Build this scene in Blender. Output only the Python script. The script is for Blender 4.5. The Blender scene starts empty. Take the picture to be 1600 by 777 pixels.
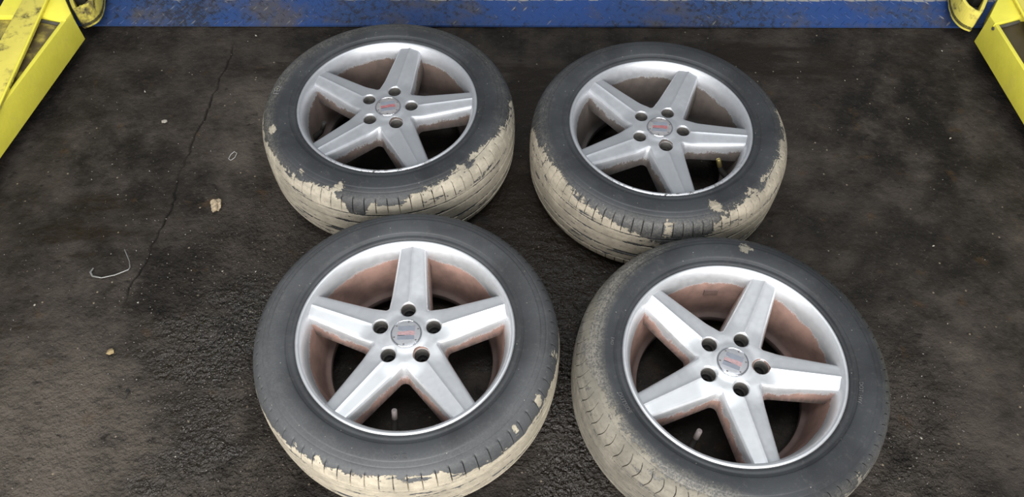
import bpy, bmesh, math, random
import numpy as np
from mathutils import Vector, Matrix

random.seed(7)
rng = np.random.default_rng(7)
C = bpy.context.scene.collection
PI = math.pi
sc = bpy.context.scene

# ------------------------------------------------------------------ camera
cd = bpy.data.cameras.new('camera'); cam = bpy.data.objects.new('camera', cd); C.objects.link(cam)
cd.sensor_fit = 'HORIZONTAL'; cd.sensor_width = 36.0
cd.lens = 1236.39 / 1600 * 36.0
cd.clip_start = 0.05
pitch, roll = math.radians(55.963), math.radians(0.7018)
fw = Vector((0, math.cos(pitch), -math.sin(pitch)))
r0 = Vector((1, 0, 0)); u0 = Vector((0, math.sin(pitch), math.cos(pitch)))
rt = math.cos(roll) * r0 + math.sin(roll) * u0
up = -math.sin(roll) * r0 + math.cos(roll) * u0
cam.matrix_world = Matrix(((rt.x, up.x, -fw.x, 0), (rt.y, up.y, -fw.y, 0), (rt.z, up.z, -fw.z, 1.6239), (0, 0, 0, 1)))
sc.camera = cam

# ------------------------------------------------------------------ world and lights
w = bpy.data.worlds.new('world'); sc.world = w; w.use_nodes = True
w.node_tree.nodes['Background'].inputs[0].default_value = (0.86, 0.94, 1.0, 1)
w.node_tree.nodes['Background'].inputs[1].default_value = 0.24

def area(name, loc, target, sx, sy, power, col):
    l = bpy.data.lights.new(name, 'AREA'); l.shape = 'RECTANGLE'; l.size = sx; l.size_y = sy
    l.energy = power; l.color = col
    o = bpy.data.objects.new(name, l); C.objects.link(o); o.location = loc
    o.rotation_euler = (Vector(target) - Vector(loc)).to_track_quat('-Z', 'Y').to_euler()
    return o
# daylight through the open workshop door behind the photographer
area('door_daylight', (-0.4, -3.4, 2.3), (0, 1.2, 0.1), 7.0, 3.0, 430, (1.0, 0.985, 0.96))
# roof light above the bay
area('roof_daylight', (0.3, 0.3, 4.6), (0.1, 1.0, 0), 3.0, 1.4, 95, (0.93, 0.97, 1.0))

sc.view_settings.view_transform = 'Standard'; sc.view_settings.look = 'None'
sc.view_settings.gamma = 1.0; sc.view_settings.use_curve_mapping = False
sc.view_settings.exposure = 0.40

# ------------------------------------------------------------------ helpers
def mesh_obj(name, me, parent=None, mats=(), kind=None):
    o = bpy.data.objects.new(name, me); C.objects.link(o)
    if parent is not None: o.parent = parent
    if len(me.materials) == 0:
        for m in mats: me.materials.append(m)
    else:
        for i, m in enumerate(mats):
            o.material_slots[i].link = 'OBJECT'; o.material_slots[i].material = m
    if kind: o['kind'] = kind
    return o

def empty(name, loc, label, cat, group=None, rz=0):
    o = bpy.data.objects.new(name, None); C.objects.link(o); o.location = loc; o.rotation_euler = (0, 0, rz)
    o.empty_display_size = 0.05
    o['label'] = label; o['category'] = cat
    if group: o['group'] = group
    return o

def tag(o, label, cat, group=None):
    o['label'] = label; o['category'] = cat
    if group: o['group'] = group
    return o

def from_arrays(name, V, F, smooth=True, angle=None):
    me = bpy.data.meshes.new(name)
    me.from_pydata([tuple(v) for v in V], [], [tuple(f) for f in F])
    if smooth:
        me.shade_smooth()
        if angle: me.set_sharp_from_angle(angle=math.radians(angle))
    return me

def grid_faces(nr, nc, wrap):
    F = []
    cc = nc if wrap else nc - 1
    for i in range(nr - 1):
        for j in range(cc):
            k = (j + 1) % nc
            F.append((i * nc + j, i * nc + k, (i + 1) * nc + k, (i + 1) * nc + j))
    return F

def attr(me, name, vals):
    a = me.attributes.new(name, 'FLOAT', 'POINT'); a.data.foreach_set('value', np.asarray(vals, dtype=np.float32))

def lathe(name, prof, n, angle=40):
    P = np.array(prof); th = np.arange(n) / n * 2 * PI
    V = np.concatenate([np.stack([r * np.cos(th), r * np.sin(th), np.full(n, z)], -1) for r, z in P])
    me = from_arrays(name, V, grid_faces(len(P), n, True), True, angle)
    return me

def prism(bm, pts, z0, z1, bevel=0.0, top=None):
    """vertical prism on the polygon pts (counter-clockwise)"""
    lo = [bm.verts.new((x, y, z0)) for x, y in pts]
    hi = [bm.verts.new((x, y, z1)) for x, y in (top or pts)]
    n = len(pts); fs = [bm.faces.new(hi), bm.faces.new(lo[::-1])]
    for i in range(n):
        fs.append(bm.faces.new((lo[i], lo[(i + 1) % n], hi[(i + 1) % n], hi[i])))
    bmesh.ops.recalc_face_normals(bm, faces=fs)
    if bevel:
        es = list({e for f in fs for e in f.edges})
        bmesh.ops.bevel(bm, geom=es, offset=bevel, segments=2, affect='EDGES', profile=0.6)

def bm_obj(name, bm, parent, mats, angle=30, kind=None):
    me = bpy.data.meshes.new(name); bm.to_mesh(me); bm.free()
    me.shade_smooth(); me.set_sharp_from_angle(angle=math.radians(angle))
    return mesh_obj(name, me, parent, mats, kind)

def tube(bm, pts, rad, n=8):
    """round bar along a polyline, rad a number or one per point"""
    P = [Vector(p) for p in pts]; rings = []
    for i, p in enumerate(P):
        d = (P[min(i + 1, len(P) - 1)] - P[max(i - 1, 0)]).normalized()
        a = d.cross(Vector((0, 0, 1)))
        if a.length < 1e-3: a = d.cross(Vector((1, 0, 0)))
        a.normalize(); b = d.cross(a)
        r = rad[i] if hasattr(rad, '__len__') else rad
        rings.append([bm.verts.new(p + r * (math.cos(2 * PI * k / n) * a + math.sin(2 * PI * k / n) * b)) for k in range(n)])
    fs = []
    for i in range(len(P) - 1):
        for k in range(n):
            fs.append(bm.faces.new((rings[i][k], rings[i][(k + 1) % n], rings[i + 1][(k + 1) % n], rings[i + 1][k])))
    fs.append(bm.faces.new(rings[0])); fs.append(bm.faces.new(rings[-1]))
    bmesh.ops.recalc_face_normals(bm, faces=fs)

def vnoise(x, y, seed=0):
    """smooth value noise in numpy, 0..1"""
    xi = np.floor(x).astype(np.int64); yi = np.floor(y).astype(np.int64)
    fx = x - xi; fy = y - yi
    fx = fx * fx * (3 - 2 * fx); fy = fy * fy * (3 - 2 * fy)
    def h(a, b):
        n = (a * 374761393 + b * 668265263 + seed * 974711) & 0xFFFFFFFF
        n = ((n ^ (n >> 13)) * 1274126177) & 0xFFFFFFFF
        return ((n ^ (n >> 16)) & 0xFFFF) / 65535.0
    return (h(xi, yi) * (1 - fx) + h(xi + 1, yi) * fx) * (1 - fy) + (h(xi, yi + 1) * (1 - fx) + h(xi + 1, yi + 1) * fx) * fy

def fbm(x, y, s, octs=4, seed=0):
    v = 0; a = 1; t = 0
    for k in range(octs):
        v = v + a * vnoise(x * s + 17.3 * k, y * s - 9.1 * k, seed + k); t += a; a *= .55; s *= 2.1
    return v / t

def catmull(P, per):
    P = [P[0]] + P + [P[-1]]; out = []
    for i in range(1, len(P) - 2):
        p0, p1, p2, p3 = (np.array(P[i + k]) for k in (-1, 0, 1, 2))
        for k in range(per):
            t = k / per
            out.append(.5 * ((2 * p1) + (-p0 + p2) * t + (2 * p0 - 5 * p1 + 4 * p2 - p3) * t * t + (-p0 + 3 * p1 - 3 * p2 + p3) * t ** 3))
    out.append(np.array(P[-2])); return out

# ---- node helpers
class NT:
    def __init__(s, name):
        s.m = bpy.data.materials.new(name); s.m.use_nodes = True
        s.t = s.m.node_tree; s.b = s.t.nodes['Principled BSDF']
        s.co = s.t.nodes.new('ShaderNodeTexCoord').outputs['Object']
    def link(s, a, b): s.t.links.new(a, b)
    def put(s, sock, v):
        if isinstance(v, (int, float)): sock.default_value = v
        elif isinstance(v, tuple): sock.default_value = v if len(v) == 4 else v + (1,)
        else: s.link(v, sock)
    def noise(s, scale, detail=4, rough=.55, vec=None, dist=0):
        n = s.t.nodes.new('ShaderNodeTexNoise'); n.inputs['Scale'].default_value = scale
        n.inputs['Detail'].default_value = detail; n.inputs['Roughness'].default_value = rough
        n.inputs['Distortion'].default_value = dist
        s.link(vec or s.co, n.inputs['Vector']); return n.outputs['Fac']
    def vor(s, scale, vec=None, out='Distance', rnd=1.0):
        n = s.t.nodes.new('ShaderNodeTexVoronoi'); n.inputs['Scale'].default_value = scale
        n.inputs['Randomness'].default_value = rnd
        s.link(vec or s.co, n.inputs['Vector']); return n.outputs[out]
    def mapv(s, scale=(1, 1, 1), rot=(0, 0, 0)):
        n = s.t.nodes.new('ShaderNodeMapping'); n.inputs['Scale'].default_value = scale; n.inputs['Rotation'].default_value = rot
        s.link(s.co, n.inputs['Vector']); return n.outputs[0]
    def math(s, op, a, b=0.0, c=None, clamp=False):
        n = s.t.nodes.new('ShaderNodeMath'); n.operation = op; n.use_clamp = clamp
        s.put(n.inputs[0], a); s.put(n.inputs[1], b)
        if c is not None: s.put(n.inputs[2], c)
        return n.outputs[0]
    def ramp(s, v, lo, hi, a=0.0, b=1.0):
        n = s.t.nodes.new('ShaderNodeMapRange'); n.interpolation_type = 'SMOOTHSTEP'
        s.put(n.inputs[0], v); n.inputs[1].default_value = lo; n.inputs[2].default_value = hi
        n.inputs[3].default_value = a; n.inputs[4].default_value = b; return n.outputs[0]
    def mix(s, f, a, b):
        n = s.t.nodes.new('ShaderNodeMix'); n.data_type = 'RGBA'
        s.put(n.inputs[0], f); s.put(n.inputs[6], a); s.put(n.inputs[7], b); return n.outputs[2]
    def mixf(s, f, a, b):
        n = s.t.nodes.new('ShaderNodeMix'); n.data_type = 'FLOAT'
        s.put(n.inputs[0], f); s.put(n.inputs[2], a); s.put(n.inputs[3], b); return n.outputs[0]
    def attr(s, name):
        n = s.t.nodes.new('ShaderNodeAttribute'); n.attribute_name = name; return n.outputs['Fac']
    def bump(s, h, strength, dist, prev=None):
        n = s.t.nodes.new('ShaderNodeBump'); n.inputs['Strength'].default_value = strength; n.inputs['Distance'].default_value = dist
        s.put(n.inputs['Height'], h)
        if prev is not None: s.link(prev, n.inputs['Normal'])
        return n.outputs[0]
    def out(s, col=None, rough=None, metal=None, normal=None, spec=None, coat=None):
        for k, v in (('Base Color', col), ('Roughness', rough), ('Metallic', metal), ('Normal', normal), ('Specular IOR Level', spec), ('Coat Weight', coat)):
            if v is not None: s.put(s.b.inputs[k], v)
        return s.m

# ------------------------------------------------------------------ materials
def mat_floor():
    n = NT('oily_concrete')
    wet_shade = n.attr('wet_shade'); light = n.attr('pale'); crack = n.attr('crack')
    big = n.noise(2.2, 5, .6); mid = n.noise(9, 6, .65); st = n.noise(5, 6, .6, n.mapv((1, 4, 1)))
    fine = n.noise(120, 6, .7)
    t = n.math('ADD', n.math('MULTIPLY', big, .55), n.math('MULTIPLY', mid, .45))
    grit = n.attr('gritty')
    h1 = n.noise(55, 5, .62); h2 = n.noise(190, 4, .65); h3 = n.noise(24, 5, .6, n.mapv((1, 1.7, 1)))
    col = n.mix(n.ramp(t, .36, .64), (.0095, .0076, .0062), (.044, .036, .030))
    col = n.mix(n.ramp(n.math('ADD', light, n.math('MULTIPLY', n.math('SUBTRACT', mid, .5), 1.3)), .1, 1.0, 0, .85), col, (.098, .082, .067))
    col = n.mix(n.ramp(fine, .56, .74, 0, .55), col, (.085, .072, .060))
    col = n.mix(n.ramp(h3, .40, .30, 0, .7), col, (.010, .008, .007))
    col = n.mix(n.ramp(n.noise(16, 5, .6), .60, .72, 0, .4), col, (.060, .034, .014))
    w2 = n.ramp(n.math('ADD', wet_shade, n.math('MULTIPLY', n.math('SUBTRACT', st, .5), 2.2)), .22, .85)
    col = n.mix(n.math('MULTIPLY', w2, .88), col, (.013, .0082, .0045))  # oil patches plus shade under the wheels, both put into the colour
    # pale crumbs too small to pick apart
    vd = n.vor(75); vc = n.vor(75, out='Color')
    sp = n.t.nodes.new('ShaderNodeSeparateColor'); n.link(vc, sp.inputs[0])
    crumb = n.math('MULTIPLY', n.ramp(vd, .10, .24, 1, 0), n.ramp(sp.outputs[0], .965, .97))
    col = n.mix(n.math('MULTIPLY', crumb, .7), col, (.26, .21, .15))
    col = n.mix(n.math('MULTIPLY', crack, .8), col, (.006, .005, .004))
    rough = n.mixf(w2, n.ramp(mid, .35, .65, .6, .85), n.mixf(grit, .34, .09))
    spec = n.mixf(w2, .16, n.mixf(grit, .2, .85))
    def vbump(h, s0, s1, dist, prev=None):
        q = n.t.nodes.new('ShaderNodeBump'); q.inputs['Distance'].default_value = dist
        n.link(n.math('ADD', s0, n.math('MULTIPLY', grit, s1)), q.inputs['Strength']); n.link(h, q.inputs['Height'])
        if prev is not None: n.link(prev, q.inputs['Normal'])
        return q.outputs[0]
    nb = vbump(h3, .22, .55, .014)
    nb = vbump(h1, .40, .60, .012, nb)
    nb = vbump(n.noise(105, 3, .55), .05, .95, .022, nb)
    nn = n.t.nodes.new('ShaderNodeBump'); nn.inputs['Distance'].default_value = .010
    n.link(n.math('ADD', .25, n.math('MULTIPLY', grit, .15)), nn.inputs['Strength']); n.link(h2, nn.inputs['Height']); n.link(nb, nn.inputs['Normal'])
    return n.out(col, rough, 0.0, nn.outputs[0], spec)

def mat_silver(name, dust_col, tint, dust_shift=0.0, grime=0.0):
    n = NT(name)
    d = n.attr('dust')
    nz = n.noise(38, 6, .7); nz2 = n.noise(9, 3, .5); nf = n.noise(300, 3, .7)
    v = n.math('ADD', d, n.math('ADD', n.math('MULTIPLY', n.math('SUBTRACT', nz, .5), 2.2), n.math('MULTIPLY', n.math('SUBTRACT', nz2, .5), 1.3)))
    v = n.math('ADD', v, n.math('MULTIPLY', n.math('SUBTRACT', nf, .5), 1.1))
    f = n.ramp(v, .2 - dust_shift, .75 - dust_shift, 0, .96)
    base = n.mix(n.ramp(nz2, .3, .7), tint, tuple(c * .93 for c in tint))
    base = n.mix(n.ramp(n.noise(60, 6, .75), .62, .8, 0, .25 + grime), base, tuple(c * .55 for c in dust_col))
    dc = n.mix(n.ramp(n.noise(25, 5, .6), .3, .7), dust_col, tuple(c * .62 for c in dust_col))
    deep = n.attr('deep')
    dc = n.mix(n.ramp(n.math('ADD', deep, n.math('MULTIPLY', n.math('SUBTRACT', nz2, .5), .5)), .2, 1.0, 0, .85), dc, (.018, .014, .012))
    col = n.mix(f, base, dc)
    # scraped flange: dark kerb scuffs
    sc_ = n.attr('scuff'); k = n.ramp(n.noise(70, 5, .75), .5, .58)
    k = n.math('MULTIPLY', k, sc_)
    col = n.mix(k, col, (.05, .045, .042))
    rough = n.mixf(f, n.ramp(n.noise(90, 4), .3, .7, .42, .50), .82)
    metal = n.mixf(n.math('MAXIMUM', f, k), .68, 0.0)
    return n.out(col, rough, metal, n.bump(n.noise(420, 2), .04, .0006), .5)

def mat_tire(name, mud_col, patch=1.0, dust_sheen=.35, rub=(.020, .021, .023), dlo=.22, dcol=(.185, .17, .145)):
    n = NT(name)
    m = n.attr('mud'); g = n.attr('groove'); du = n.attr('dust_sheen')
    n1 = n.noise(42, 8, .7); n2 = n.noise(130, 5, .72); n3 = n.noise(7, 3, .5)
    n4 = n.noise(20, 6, .62, n.mapv((.45, .45, 2.6)))
    v = n.math('ADD', m, n.math('ADD', n.math('MULTIPLY', n.math('SUBTRACT', n1, .5), 6.0 * patch), n.math('MULTIPLY', n.math('SUBTRACT', n2, .5), 3.4 * patch)))
    v = n.math('SUBTRACT', v, n.ramp(n4, .52, .70, 0, 3.6))
    v = n.math('SUBTRACT', v, n.math('MULTIPLY', g, n.ramp(n.noise(14, 3), .35, .6, .9, 4.0)))
    f = n.ramp(v, -.05, .22)
    mc = n.mix(n.ramp(n.noise(18, 6, .65), .32, .68), mud_col, tuple(c * .66 for c in mud_col))
    mc = n.mix(n.ramp(n4, .40, .58, 0, .45), mc, tuple(c * .5 for c in mud_col))
    mc = n.mix(n.ramp(n.noise(170, 4, .7), .54, .70, 0, .6), mc, tuple(c * .42 for c in mud_col))
    # rubber with a grey bloom
    rb = n.mix(n.ramp(n3, .3, .7), rub, tuple(c * 2.0 for c in rub))
    rb = n.mix(n.ramp(n.math('ADD', n.math('MULTIPLY', n2, .7), n.math('MULTIPLY', n1, .5)), .62, .86, 0, dust_sheen), rb, (.13, .125, .115))
    rb = n.mix(n.math('MULTIPLY', du, n.ramp(n.math('ADD', n.math('MULTIPLY', n1, .35), n.math('ADD', n.math('MULTIPLY', n2, .35), n.math('MULTIPLY', n.noise(260, 4, .7), .6))), .58, .74, dlo, .95), clamp=True), rb, dcol)  # dust layer; on the near left tyre a painted sky reflection
    speck = n.ramp(n.vor(140), .10, .16, 1, 0)
    sp = n.t.nodes.new('ShaderNodeSeparateColor'); n.link(n.vor(140, out='Color'), sp.inputs[0])
    speck = n.math('MULTIPLY', speck, n.ramp(sp.outputs[1], .94, .95))
    rb = n.mix(n.math('MULTIPLY', speck, .7), rb, (.35, .32, .27))
    col = n.mix(f, rb, mc)
    rough = n.mixf(f, n.ramp(n1, .3, .7, .46, .62), .9)
    nb = n.bump(n.math('MULTIPLY', f, n.math('ADD', n.math('MULTIPLY', n1, 1.2), .25)), .6, .0024)
    nb = n.bump(n2, .18, .0012, nb)
    return n.out(col, rough, 0.0, nb, .38)

def mat_yellow(name, dirt=0.0, base=(.62, .55, .035), chips=.62):
    n = NT(name)
    a = n.noise(6, 4, .6); b = n.noise(42, 6, .7, n.mapv((1, 1, 1))); c = n.noise(15, 5, .6)
    col = n.mix(n.ramp(a, .3, .7), base, tuple(v * .85 for v in base))
    col = n.mix(n.ramp(c, .5, .75, 0, .35), col, (.60, .50, .10))
    if dirt:
        col = n.mix(n.ramp(n.math('ADD', c, n.math('MULTIPLY', b, .5)), .78 - dirt, 1.0 - dirt * .7, 0, .93), col, (.085, .062, .034) if dirt < .5 else (.040, .026, .018))
    ch = n.ramp(n.math('ADD', n.math('MULTIPLY', b, .6), n.math('MULTIPLY', c, .4)), chips, chips + .06)
    col = n.mix(ch, col, (.06, .05, .02))
    rough = n.ramp(c, .3, .7, .38, .6)
    return n.out(col, rough, 0.0, n.bump(n.math('SUBTRACT', b, n.math('MULTIPLY', ch, .5)), .22, .003), .5)

def mat_blue():
    n = NT('blue_paint_worn')
    a = n.noise(2.4, 5, .6); b = n.noise(60, 6, .75); c = n.noise(14, 5, .6)
    col = n.mix(n.ramp(a, .3, .7), (.013, .045, .17), (.022, .046, .115))
    col = n.mix(n.ramp(n.math('ADD', n.noise(3.3, 6, .65), n.math('MULTIPLY', c, .3)), .62, .80, 0, .8), col, (.060, .052, .044))
    col = n.mix(n.ramp(n.math('ADD', n.math('MULTIPLY', b, .6), n.math('MULTIPLY', a, .4)), .50, .60, 0, .85), col, (.016, .016, .022))
    col = n.mix(n.ramp(n.noise(150, 3, .7), .68, .73, 0, .7), col, (.26, .26, .26))
    wear_highlight = n.attr('wear_highlight')
    col = n.mix(n.ramp(n.math('ADD', wear_highlight, n.math('MULTIPLY', n.math('SUBTRACT', c, .5), 1.6)), .5, .95), col, (.24, .23, .21))
    return n.out(col, n.ramp(c, .3, .7, .5, .7), 0.0, n.bump(b, .3, .003), .3)

def simple(name, col, rough, metal=0.0, var=.25, scale=40, bump=.1, dist=.001, spec=.5):
    n = NT(name)
    c = n.mix(n.ramp(n.noise(scale, 5, .65), .3, .7), col, tuple(v * (1 - var) for v in col))
    return n.out(c, rough, metal, n.bump(n.noise(scale * 3, 4), bump, dist), spec)

M_floor = mat_floor()
M_blue = mat_blue()
M_blueblack = simple('blue_black_paint', (.018, .022, .034), .7, 0, .6, 14, .3, .003, .2)  # darker blue-black for the flat top plate and column foot
M_yel = mat_yellow('yellow_paint', .0, (.87, .78, .085), .64)
M_yel_chip = mat_yellow('yellow_paint_chipped', .03, (.80, .68, .12), .585)
M_yel_dirty = mat_yellow('yellow_paint_greasy', .22, (.55, .45, .10), .60)
M_yel_black = mat_yellow('yellow_paint_blackened', .75, (.34, .29, .05), .56)
M_black = simple('black_rubber_pad', (.020, .020, .021), .6)
M_greymetal = simple('greasy_grey_steel', (.11, .105, .09), .5, .3, .4)
M_darkbar = simple('oily_black_steel', (.030, .028, .026), .45, .2)
M_cap = simple('cap_plastic', (.50, .50, .52), .30, .55, .12, 120, .03)
M_cap_dull = simple('cap_plastic_dull', (.40, .38, .385), .38, .45, .25, 90, .04)
M_ring = simple('cap_ring_chrome', (.62, .62, .64), .16, 1.0, .1)
M_notch = simple('cap_notch_worn', (.13, .12, .115), .5, .2)
M_emb = simple('emblem_grey', (.31, .33, .38), .34, .45, .15)
M_red = simple('emblem_red', (.42, .075, .085), .4, .1, .25, 200)
M_red2 = simple('emblem_red_faded', (.56, .27, .27), .42, .1, .3, 200)
M_bore = simple('dark_bolt_seat', (.028, .026, .025), .55, .3, .3)
M_lug = simple('lug_hole_metal', (.145, .135, .125), .55, .35, .4, 60)
M_valve = simple('grey_valve_rubber', (.26, .22, .21), .5)
M_brass = simple('brass_valve', (.62, .50, .20), .3, .9)
M_vblack = simple('black_valve_rubber', (.02, .018, .016), .5)
M_weight = simple('balance_weight_dusty', (.16, .10, .085), .7)
M_letter = simple('moulded_rubber_lettering', (.10, .10, .10), .5)
M_chalk = simple('chalk_paint_lettering', (.20, .20, .195), .75, 0, .6, 180)
M_stone = simple('pale_concrete_chip', (.42, .33, .22), .9, 0, .5, 90, .5, .004)
M_white = simple('white_chip', (.36, .33, .28), .8, 0, .4)
M_tan = simple('tan_chip', (.30, .22, .11), .8, 0, .4)
M_wire = simple('bright_wire', (.30, .295, .285), .4, .6)
M_plastic = simple('grey_plastic_sliver', (.40, .39, .38), .4)
M_grit = simple('grit_stone', (.12, .10, .085), .3, 0, .6, 120)

# ------------------------------------------------------------------ floor
CRACK = [(-.835, 1.85), (-.843, 1.792), (-.848, 1.70), (-.856, 1.60), (-.860, 1.533), (-.868, 1.44), (-.874, 1.37), (-.880, 1.29),
         (-.879, 1.22), (-.889, 1.14), (-.894, 1.062), (-.903, 1.00), (-.910, .952), (-.925, .86)]
def build_floor():
    def axis(spans):
        out = []
        for a, b, s in spans: out += list(np.arange(a, b - 1e-6, s))
        out.append(spans[-1][1]); return np.array(out)
    xs = axis([(-4, -1.8, .3), (-1.8, -.96, .006), (-.96, -.80, .002), (-.80, 1.8, .006), (1.8, 4, .3)])
    ys = axis([(-5, .2, .4), (.2, 2.05, .006), (2.05, 4.6, .3)])
    X, Y = np.meshgrid(xs, ys)
    cp = np.array(CRACK); cx = np.interp(Y, cp[::-1, 1], cp[::-1, 0]) + (fbm(Y, Y * 0, 22, 3, 40) - .5) * .022
    dxk = np.abs(X - cx)
    along = np.clip(np.minimum((Y - .88) / .1, (1.84 - Y) / .05), 0, 1) * (.35 + .65 * np.clip(fbm(Y, Y * 0 + 3, 9, 3, 44) * 2 - .35, 0, 1))
    crack = np.clip(1 - dxk / (.0042), 0, 1) * along
    Z = -.006 * fbm(X, Y, 16, 4, 3)
    def blobs(L):
        v = np.zeros_like(X)
        for bx, by, rx, ry, a in L:
            v = np.maximum(v, a * np.exp(-((X - bx) / rx) ** 2 - ((Y - by) / ry) ** 2))
        return v
    wet_shade = blobs([(.15, 1.12, .62, .62, .75), (-.72, .80, .16, .12, 1.0), (-.66, .62, .09, .14, .95), (-.60, .92, .12, .10, .9), (-.74, .48, .10, .12, .7), (.10, 1.0, .12, .35, 1.0),  # first blob: oily floor, with shade under the wheels painted in
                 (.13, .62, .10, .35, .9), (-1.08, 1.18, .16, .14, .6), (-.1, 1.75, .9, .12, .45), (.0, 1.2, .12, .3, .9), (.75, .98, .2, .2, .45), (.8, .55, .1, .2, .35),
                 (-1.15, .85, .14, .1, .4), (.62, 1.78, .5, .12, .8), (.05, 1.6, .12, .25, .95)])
    grit = blobs([(-.62, .86, .22, .22, 1), (-.55, .5, .25, .2, .9), (.12, .6, .14, .4, 1), (-.62, 1.1, .18, .18, .6), (.84, .6, .14, .28, .75), (-.95, .6, .3, .3, .4)])
    pale = blobs([(-1.0, .55, .45, .32, .85), (-.62, .50, .25, .18, .5), (-.72, 1.5, .12, .25, .55), (-1.1, 1.4, .3, .2, .28), (1.1, 1.5, .3, .3, .25), (1.1, .75, .35, .4, .25), (-1.0, .95, .2, .2, .35),
                  (.84, .52, .14, .2, .4)])
    Z = Z - grit * .009 * fbm(X, Y, 50, 3, 9) - crack * .006 - np.where(X < cx, .0012, 0) * along * (np.abs(X - cx) < .06)
    Z = np.minimum(Z, 0)
    V = np.stack([X.ravel(), Y.ravel(), Z.ravel()], -1)
    nr, nc = X.shape
    idx = np.arange(nr * nc).reshape(nr, nc)
    F = np.stack([idx[:-1, :-1], idx[:-1, 1:], idx[1:, 1:], idx[1:, :-1]], -1).reshape(-1, 4)
    me = bpy.data.meshes.new('floor')
    me.vertices.add(len(V)); me.vertices.foreach_set('co', V.astype(np.float32).ravel())
    me.loops.add(F.size); me.loops.foreach_set('vertex_index', F.ravel().astype(np.int32))
    me.polygons.add(len(F)); me.polygons.foreach_set('loop_start', (np.arange(len(F)) * 4).astype(np.int32))
    me.update(calc_edges=True); me.validate(); me.shade_smooth()
    attr(me, 'wet_shade', wet_shade.ravel()); attr(me, 'gritty', grit.ravel()); attr(me, 'pale', pale.ravel()); attr(me, 'crack', np.clip(crack * 1.6, 0, 1).ravel())
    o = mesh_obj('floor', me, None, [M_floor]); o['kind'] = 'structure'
    o['label'] = 'dark oil-stained concrete workshop floor with a crack and gritty damp patches'
build_floor()

# ------------------------------------------------------------------ blue chequer-plate cover between the lift columns
def build_ramp():
    rz = math.atan2(.040, 2.637)
    t = empty('floor_cover_plate', (0, 1.911, 0), 'long blue chequer-plate floor cover, worn and scratched, across the far edge', 'cover plate', None, rz)
    L0, L1 = -1.50, 1.62
    D, H, T = .092, .030, .006
    def strip(name, y0, z0, y1, z1):
        nx = 313; ny = 9
        V = []; wv = []
        for j in range(ny):
            v = j / (ny - 1)
            for i in range(nx):
                x = L0 + (L1 - L0) * i / (nx - 1)
                V.append((x, y0 + (y1 - y0) * v, z0 + (z1 - z0) * v))
                wv.append(max(0, v - .86) * 8 if name == 'front_slope' else max(0, .5 - v * 16))
        n = nx * ny; F = grid_faces(ny, nx, False)
        V += [(x, y, z - T) for x, y, z in V]
        F += [tuple(k + n for k in f[::-1]) for f in F]
        b = list(range(nx)) + [j * nx + nx - 1 for j in range(1, ny)] + [(ny - 1) * nx + i for i in range(nx - 2, -1, -1)] + [j * nx for j in range(ny - 2, 0, -1)]
        for a, c in zip(b, b[1:] + b[:1]): F.append((a, a + n, c + n, c))
        me = from_arrays(name, V, F, True, 30); attr(me, 'wear_highlight', wv + wv)
        # worn paint and edge highlight of the fold, both put into the colour
        return mesh_obj(name, me, t, [M_blue if name == 'front_slope' else M_blueblack])
    strip('front_slope', 0.0, .008, D, H + .004)
    strip('top_plate', D + .0005, H + .004, D + .55, H + .004)
    me = from_arrays('kick_edge', [(L0, .001, 0), (L1, .001, 0), (L1, .006, 0), (L0, .006, 0), (L0, .001, .003), (L1, .001, .003), (L1, .006, .003), (L0, .006, .003)],
                     [(0, 1, 5, 4), (1, 2, 6, 5), (2, 3, 7, 6), (3, 0, 4, 7), (4, 5, 6, 7), (3, 2, 1, 0)], False)
    attr(me, 'wear_highlight', [0] * 8); mesh_obj('kick_edge', me, t, [M_darkbar])
    # raised tread bars, alternating lean
    V = []; F = []; wv = []
    def lozenge(x, v, lean, top=False):
        Lh, wh, hh = .0125, .0026, .0016
        ca, sa = math.cos(lean), math.sin(lean)
        sl = math.hypot(D, H - .004)
        if not top: org = lambda p, q, h: (x + p, D * (v + q / sl), .008 + (H - .004) * (v + q / sl) + h)
        else: org = lambda p, q, h: (x + p, D + v + q, H + .004 + h)
        b = len(V)
        for (a, c, h) in ((-1, 0, 0), (-.3, -1, 0), (.3, -1, 0), (1, 0, 0), (.3, 1, 0), (-.3, 1, 0), (-.6, 0, 1), (.6, 0, 1)):
            p = a * Lh * ca - c * wh * sa; q = a * Lh * sa + c * wh * ca
            V.append(org(p, q, h * hh + .0002)); wv.append(.46)
        for f in ((0, 1, 6), (1, 2, 7, 6), (2, 3, 7), (3, 4, 7), (4, 5, 6, 7), (5, 0, 6)): F.append(tuple(b + k for k in f))
    x = L0 + .02; k = 0
    while x < L1 - .02:
        lozenge(x, .10, math.radians(48)); lozenge(x + .017, .36, math.radians(-45)); lozenge(x, .62, math.radians(48)); lozenge(x + .017, .90, math.radians(-45))
        for q in range(6): lozenge(x + .0085 * (q % 2), .02 + q * .022, math.radians(45 if q % 2 else -45), True)
        x += .036
    me = from_arrays('tread_bars', V, F, False); attr(me, 'wear_highlight', wv)
    o = mesh_obj('tread_bars', me, t, [M_blue], 'stuff')
build_ramp()

# ------------------------------------------------------------------ lift arms
def long_plate(name, pts, z0, z1, parent, mat, bev=.003):
    bm = bmesh.new(); prism(bm, pts, z0, z1, bev); return bm_obj(name, bm, parent, [mat])

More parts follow.
